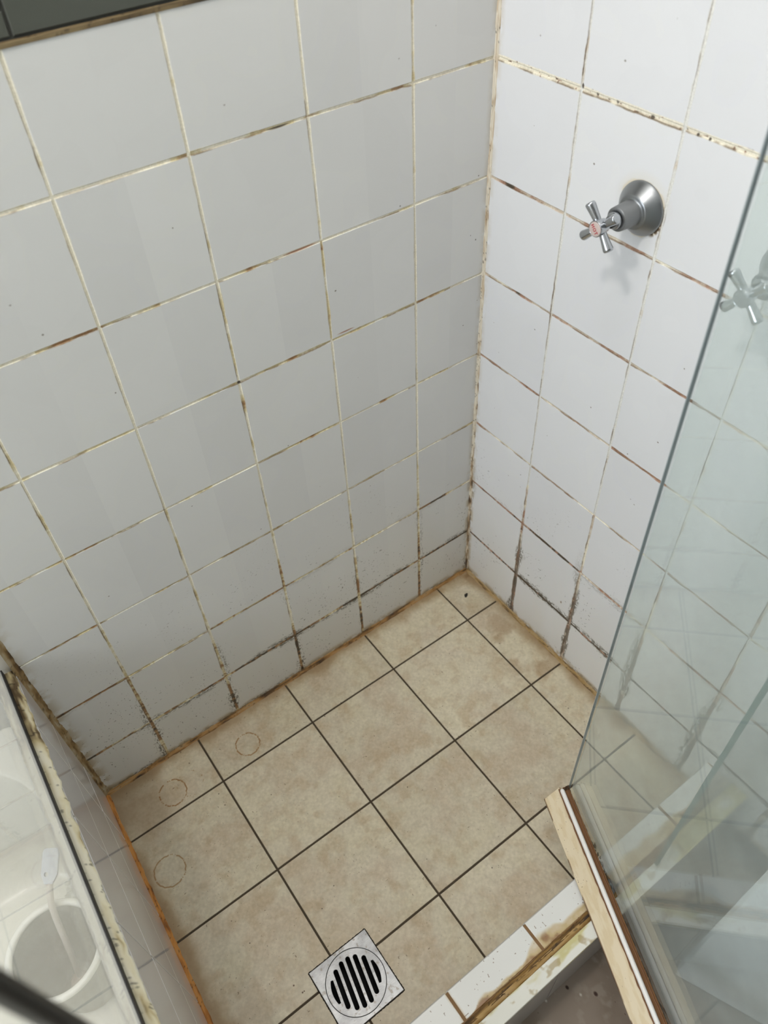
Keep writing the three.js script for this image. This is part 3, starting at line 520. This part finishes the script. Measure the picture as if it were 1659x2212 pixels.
// left glass screen standing on the low wall
{
  const g = thing('shower_screen', 'hazy glass screen on the low left wall with yellowed seal', 'shower screen', [-0.850, LOW_H, 0]); g.rotation.y = SKEW;
  const p = new THREE.BoxGeometry(0.006, 1.5, 0.668); p.translate(-0.0170, 0.752, 0.337); part('glass_pane', p, clearMat, g);
  const f = new THREE.PlaneGeometry(0.66, 1.49); f.rotateY(Math.PI / 2); f.translate(-0.0132, 0.755, 0.337);
  part('soap_film', f, film(0xeceae0, 0.50, (x, y) => 0.45 + 0.12 * (fbm(x * 9, y * 20, 3, 800) - 0.45)), g, 'cloudy soap film');
  bead(g, V3(-0.0125, 0, 0), V3(-0.0125, 0, 0.70), V3(1, 0, 0), V3(0, 1, 0), 0.0125, 0.004, pal(0x5c4a30, 0xb7a67c, 0xd9d0b0, 0xe0dac4, 0xd8d3bd), 801, { name: 'seal', fx: 26, hump: 0.66, bias: (s, t) => lerp(-0.35, 0.12, ss(0.0, 0.35, s)) });
  const k = new THREE.BoxGeometry(0.0022, 0.016, 0.668); k.translate(-0.0128, 0.009, 0.337); part('gasket', k, MAT.gasket, g, 'black gasket line at the foot of the glass');
}
// slim black upright close to the viewer
{
  const g = thing('door_post', 'slim black upright blurred across the lower left corner', 'post', [-0.8155, KH, 0.675]);
  const a = new THREE.CylinderGeometry(0.0046, 0.0046, 1.85, 20); a.translate(0, 0.925, 0); part('upright', a, MAT.blackMetal, g);
  part('foot', lathe([[0.0001, 0], [0.010, 0], [0.010, 0.004], [0.0048, 0.008]], 24), MAT.blackMetal, g);
}
// ------------------------------------------------------------------ beyond the left glass: bath, tub with brush, plastic bag
{
  const b = thing('bathtub', 'white bath beyond the hazy left glass screen', 'bath', [-1.233, OUT_Y, 0.83]);
  const W = 0.70, L = 1.6, RIM = 0.42, out = new THREE.Shape(), rr = (p, w, l, r) => { p.moveTo(-w + r, -l); p.lineTo(w - r, -l); p.absarc(w - r, -l + r, r, -Math.PI / 2, 0); p.lineTo(w, l - r); p.absarc(w - r, l - r, r, 0, Math.PI / 2); p.lineTo(-w + r, l); p.absarc(-w + r, l - r, r, Math.PI / 2, Math.PI); p.lineTo(-w, -l + r); p.absarc(-w + r, -l + r, r, Math.PI, Math.PI * 1.5); return p; };
  rr(out, W / 2, L / 2, 0.02); const inn = rr(new THREE.Path(), W / 2 - 0.012, L / 2 - 0.03, 0.12); out.holes.push(inn);
  const rim = new THREE.ExtrudeGeometry(out, { depth: 0.02, bevelEnabled: true, bevelThickness: 0.006, bevelSize: 0.006, bevelOffset: -0.006, bevelSegments: 3, curveSegments: 10 }); rim.rotateX(-Math.PI / 2); rim.translate(0, RIM, 0);
  part('rim', rim, MAT.bath, b);
  // inner basin: rings that narrow towards a flat bottom
  const P = [], I = [], K = 72, rings = [[0.0, RIM + 0.02, 0.12], [0.002, RIM - 0.10, 0.12], [0.004, 0.22, 0.12], [0.008, 0.15, 0.11], [0.026, 0.125, 0.09]];
  const pt = (w, l, r, t) => { const s = t * 4, q = Math.floor(s) % 4, f = s - Math.floor(s); const cx = [w - r, -w + r, -w + r, w - r][q], cz = [l - r, l - r, -l + r, -l + r][q], a = q * Math.PI / 2 + f * Math.PI / 2; return [cx + r * Math.cos(a), cz + r * Math.sin(a)]; };
  rings.forEach(([ins, y, r]) => { for (let k = 0; k < K; k++) { const [x, z] = pt(W / 2 - 0.012 - ins, L / 2 - 0.03 - ins * 2, r, k / K); P.push(x, y, z); } });
  const ringN = rings.length; for (let q = ringN - 1; q >= 0; q--) rings.push([rings[q][0] - 0.003, rings[q][1] - (q ? 0.004 : 0), rings[q][2]]);
  rings.slice(ringN).forEach(([ins, y, r]) => { for (let k = 0; k < K; k++) { const [x, z] = pt(W / 2 - 0.012 - ins, L / 2 - 0.03 - ins * 2, r, k / K); P.push(x, y, z); } });
  rings.forEach((_, q) => { if (q === ringN - 1 || q === rings.length - 1) return; for (let k = 0; k < K; k++) { const a = q * K + k, c = q * K + (k + 1) % K; I.push(a, a + K, c, c, a + K, c + K); } });
  for (let k = 0; k < K; k++) { const a = (rings.length - 1) * K + k, c = (rings.length - 1) * K + (k + 1) % K; I.push(a, k, c, c, k, (k + 1) % K); }
  P.push(0, 0.125, 0, 0, 0.121, 0); { const ci = rings.length * K, A = (ringN - 1) * K, B = ringN * K; for (let k = 0; k < K; k++) { const k2 = (k + 1) % K; I.push(A + k, ci, A + k2, B + k, B + k2, ci + 1); } }
  if (0) for (let q = 0; q < rings.length - 1; q++) for (let k = 0; k < K; k++) { const a = q * K + k, c = q * K + (k + 1) % K; I.push(a, a + K, c, c, a + K, c + K); }
  const g = new THREE.BufferGeometry(); g.setAttribute('position', new THREE.Float32BufferAttribute(P, 3)); g.setIndex(I); g.computeVertexNormals();
  part('basin', g, std(0xe4e2d6, 0.25, 0, { side: THREE.DoubleSide }), b);
  const ap = new THREE.Shape(); rr(ap, W / 2 - 0.004, L / 2 - 0.004, 0.02); ap.holes.push(rr(new THREE.Path(), W / 2 - 0.009, L / 2 - 0.018, 0.02)); const apg = new THREE.ExtrudeGeometry(ap, { depth: RIM - 0.004, bevelEnabled: false }); apg.rotateX(-Math.PI / 2); apg.translate(0, 0.002, 0); part('apron', apg, MAT.bath, b);
}
{
  const base = OUT_Y + 0.1255, TY = 0.20, cx = -0.9745, cz = 0.281;
  const t = thing('tub', 'round white tub with pale rim seen blurred through the left glass', 'tub', [cx, base, cz]);
  const h = TY - base, R = 0.062;
  part('body', lathe([[0.0001, 0.002], [0.044, 0], [0.047, 0.003], [R - 0.004, h - 0.004], [R, h], [R - 0.004, h - 0.001], [0.044, 0.006], [0.0001, 0.005]], 56), std(0x8f9086, 0.5, 0, { side: THREE.DoubleSide }), t);
  const rim = part('rim', new THREE.TorusGeometry(R, 0.005, 12, 64), std(0xf4f3ea, 0.35), t); rim.rotation.x = Math.PI / 2; rim.position.y = h;
  const br = thing('brush', 'pale brush with broad flat handle leaning in the round tub', 'brush', [0, 0, 0]);
  const bot = V3(-0.985, base + 0.012, 0.285), mid = V3(-0.9605, 0.205, 0.228), tip = V3(-0.9222, 0.25, 0.1789);
  part('shaft', new THREE.TubeGeometry(new THREE.CatmullRomCurve3([bot, V3(-0.968, 0.15, 0.262), V3(-0.955, 0.215, 0.226), V3(-0.942, 0.238, 0.207)]), 30, 0.0045, 10), std(0xd8cfc4, 0.4), br);
  const hs = new THREE.Shape(), w = 0.0105, L = 0.045; hs.moveTo(-0.005, 0); hs.lineTo(-w, 0.012); hs.lineTo(-w, L - 0.006); hs.quadraticCurveTo(-w, L, -w + 0.006, L); hs.lineTo(w - 0.006, L); hs.quadraticCurveTo(w, L, w, L - 0.006); hs.lineTo(w, 0.012); hs.lineTo(0.005, 0);
  const ho = new THREE.Path(); ho.absarc(-0.004, 0.012, 0.003, 0, Math.PI * 2, true); hs.holes.push(ho);
  const hg = new THREE.ExtrudeGeometry(hs, { depth: 0.004, bevelEnabled: true, bevelSize: 0.001, bevelThickness: 0.001, bevelSegments: 2 });
  const hm = part('handle', hg, std(0xc9cfd6, 0.4), br, 'broad bluish white handle'); 
  { const a = V3(-0.944, 0.236, 0.210), y = V3(-0.9222, 0.252, 0.1765).sub(a).normalize(), z = V3().crossVectors(V3(0.81, -0.04, 0.59), y).normalize(), x = V3().crossVectors(y, z); hm.quaternion.setFromRotationMatrix(new THREE.Matrix4().makeBasis(x, y, z)); hm.position.copy(a); }
  part('bristles', lathe([[0.0001, 0], [0.012, 0.001], [0.014, 0.016], [0.008, 0.024], [0.0001, 0.026]], 20), std(0xb7a596, 0.9), br).position.set(bot.x, base + 0.008, bot.z);
  // crumpled clear plastic bag
  const bg = new THREE.IcosahedronGeometry(0.045, 5), p = bg.attributes.position, v = V3();
  for (let i = 0; i < p.count; i++) { v.fromBufferAttribute(p, i); const d = v.clone().normalize(), n = fbm(d.x * 3 + 5, d.y * 3 + d.z * 2.1, 4, 880), n2 = Math.abs(fbm(d.z * 5 + 9, d.x * 5 + d.y * 4, 3, 890) - 0.5); v.copy(d).multiplyScalar(0.62 * (0.026 + 0.022 * n + 0.055 * n2)); v.y = v.y * 1.0; p.setXYZ(i, v.x * 0.72, v.y + 0.0, v.z * 1.05); }
  bg.computeVertexNormals(); bg.computeBoundingBox(); bg.translate(0, -bg.boundingBox.min.y, 0);
  const bag = part('plastic_bag', bg, std(0xcfcfc6, 0.25), scene); bag.position.set(-0.938, base + 0.0005, 0.172); tag(bag, 'crumpled pale plastic bag beside the round tub behind the glass', 'bag');
}
// ------------------------------------------------------------------ beyond the door: white board, dark cloth
{
  const g = thing('board', 'plain white upright board standing outside the glass door', 'board', [-0.2126, OUT_Y, 0.7896]);
  const dir = V3(0.40, 0, 0.917).normalize(); const m = new THREE.Matrix4().makeBasis(dir, V3(0, 1, 0), V3().crossVectors(dir, V3(0, 1, 0))); g.quaternion.setFromRotationMatrix(m);
  const bx = new RoundedBoxGeometry(0.46, 1.0, 0.018, 3, 0.002); bx.translate(0.23, 0.503, 0.009); part('panel', bx, std(0xf6f8fb, 0.35), g);
  const bt = new RoundedBoxGeometry(0.44, 0.0035, 0.012, 1, 0.001); bt.translate(0.23, 0.0018, 0.009); part('foot_strip', bt, std(0x6d6a64, 0.7), g);
  const cg = new THREE.IcosahedronGeometry(0.03, 4), p = cg.attributes.position, v = V3();
  for (let i = 0; i < p.count; i++) { v.fromBufferAttribute(p, i).normalize(); const n = fbm(v.x * 2.6 + 7, v.z * 2.6 + v.y * 1.7, 3, 950); v.multiplyScalar(0.022 + 0.018 * n); p.setXYZ(i, v.x, Math.max(-0.008, v.y * 0.55), v.z * 1.15); }
  cg.computeVertexNormals(); cg.computeBoundingBox(); cg.translate(0, -cg.boundingBox.min.y, 0);
  const c = part('cloth', cg, std(0x22262a, 0.95), scene); c.position.set(-0.108, OUT_Y + 0.0005, 0.757); tag(c, 'small dark crumpled cloth on the floor behind the glass door', 'cloth');
}
scene.traverse((o) => { if (o.isMesh) o.castShadow = o.receiveShadow = true; });
renderer.render(scene, camera);
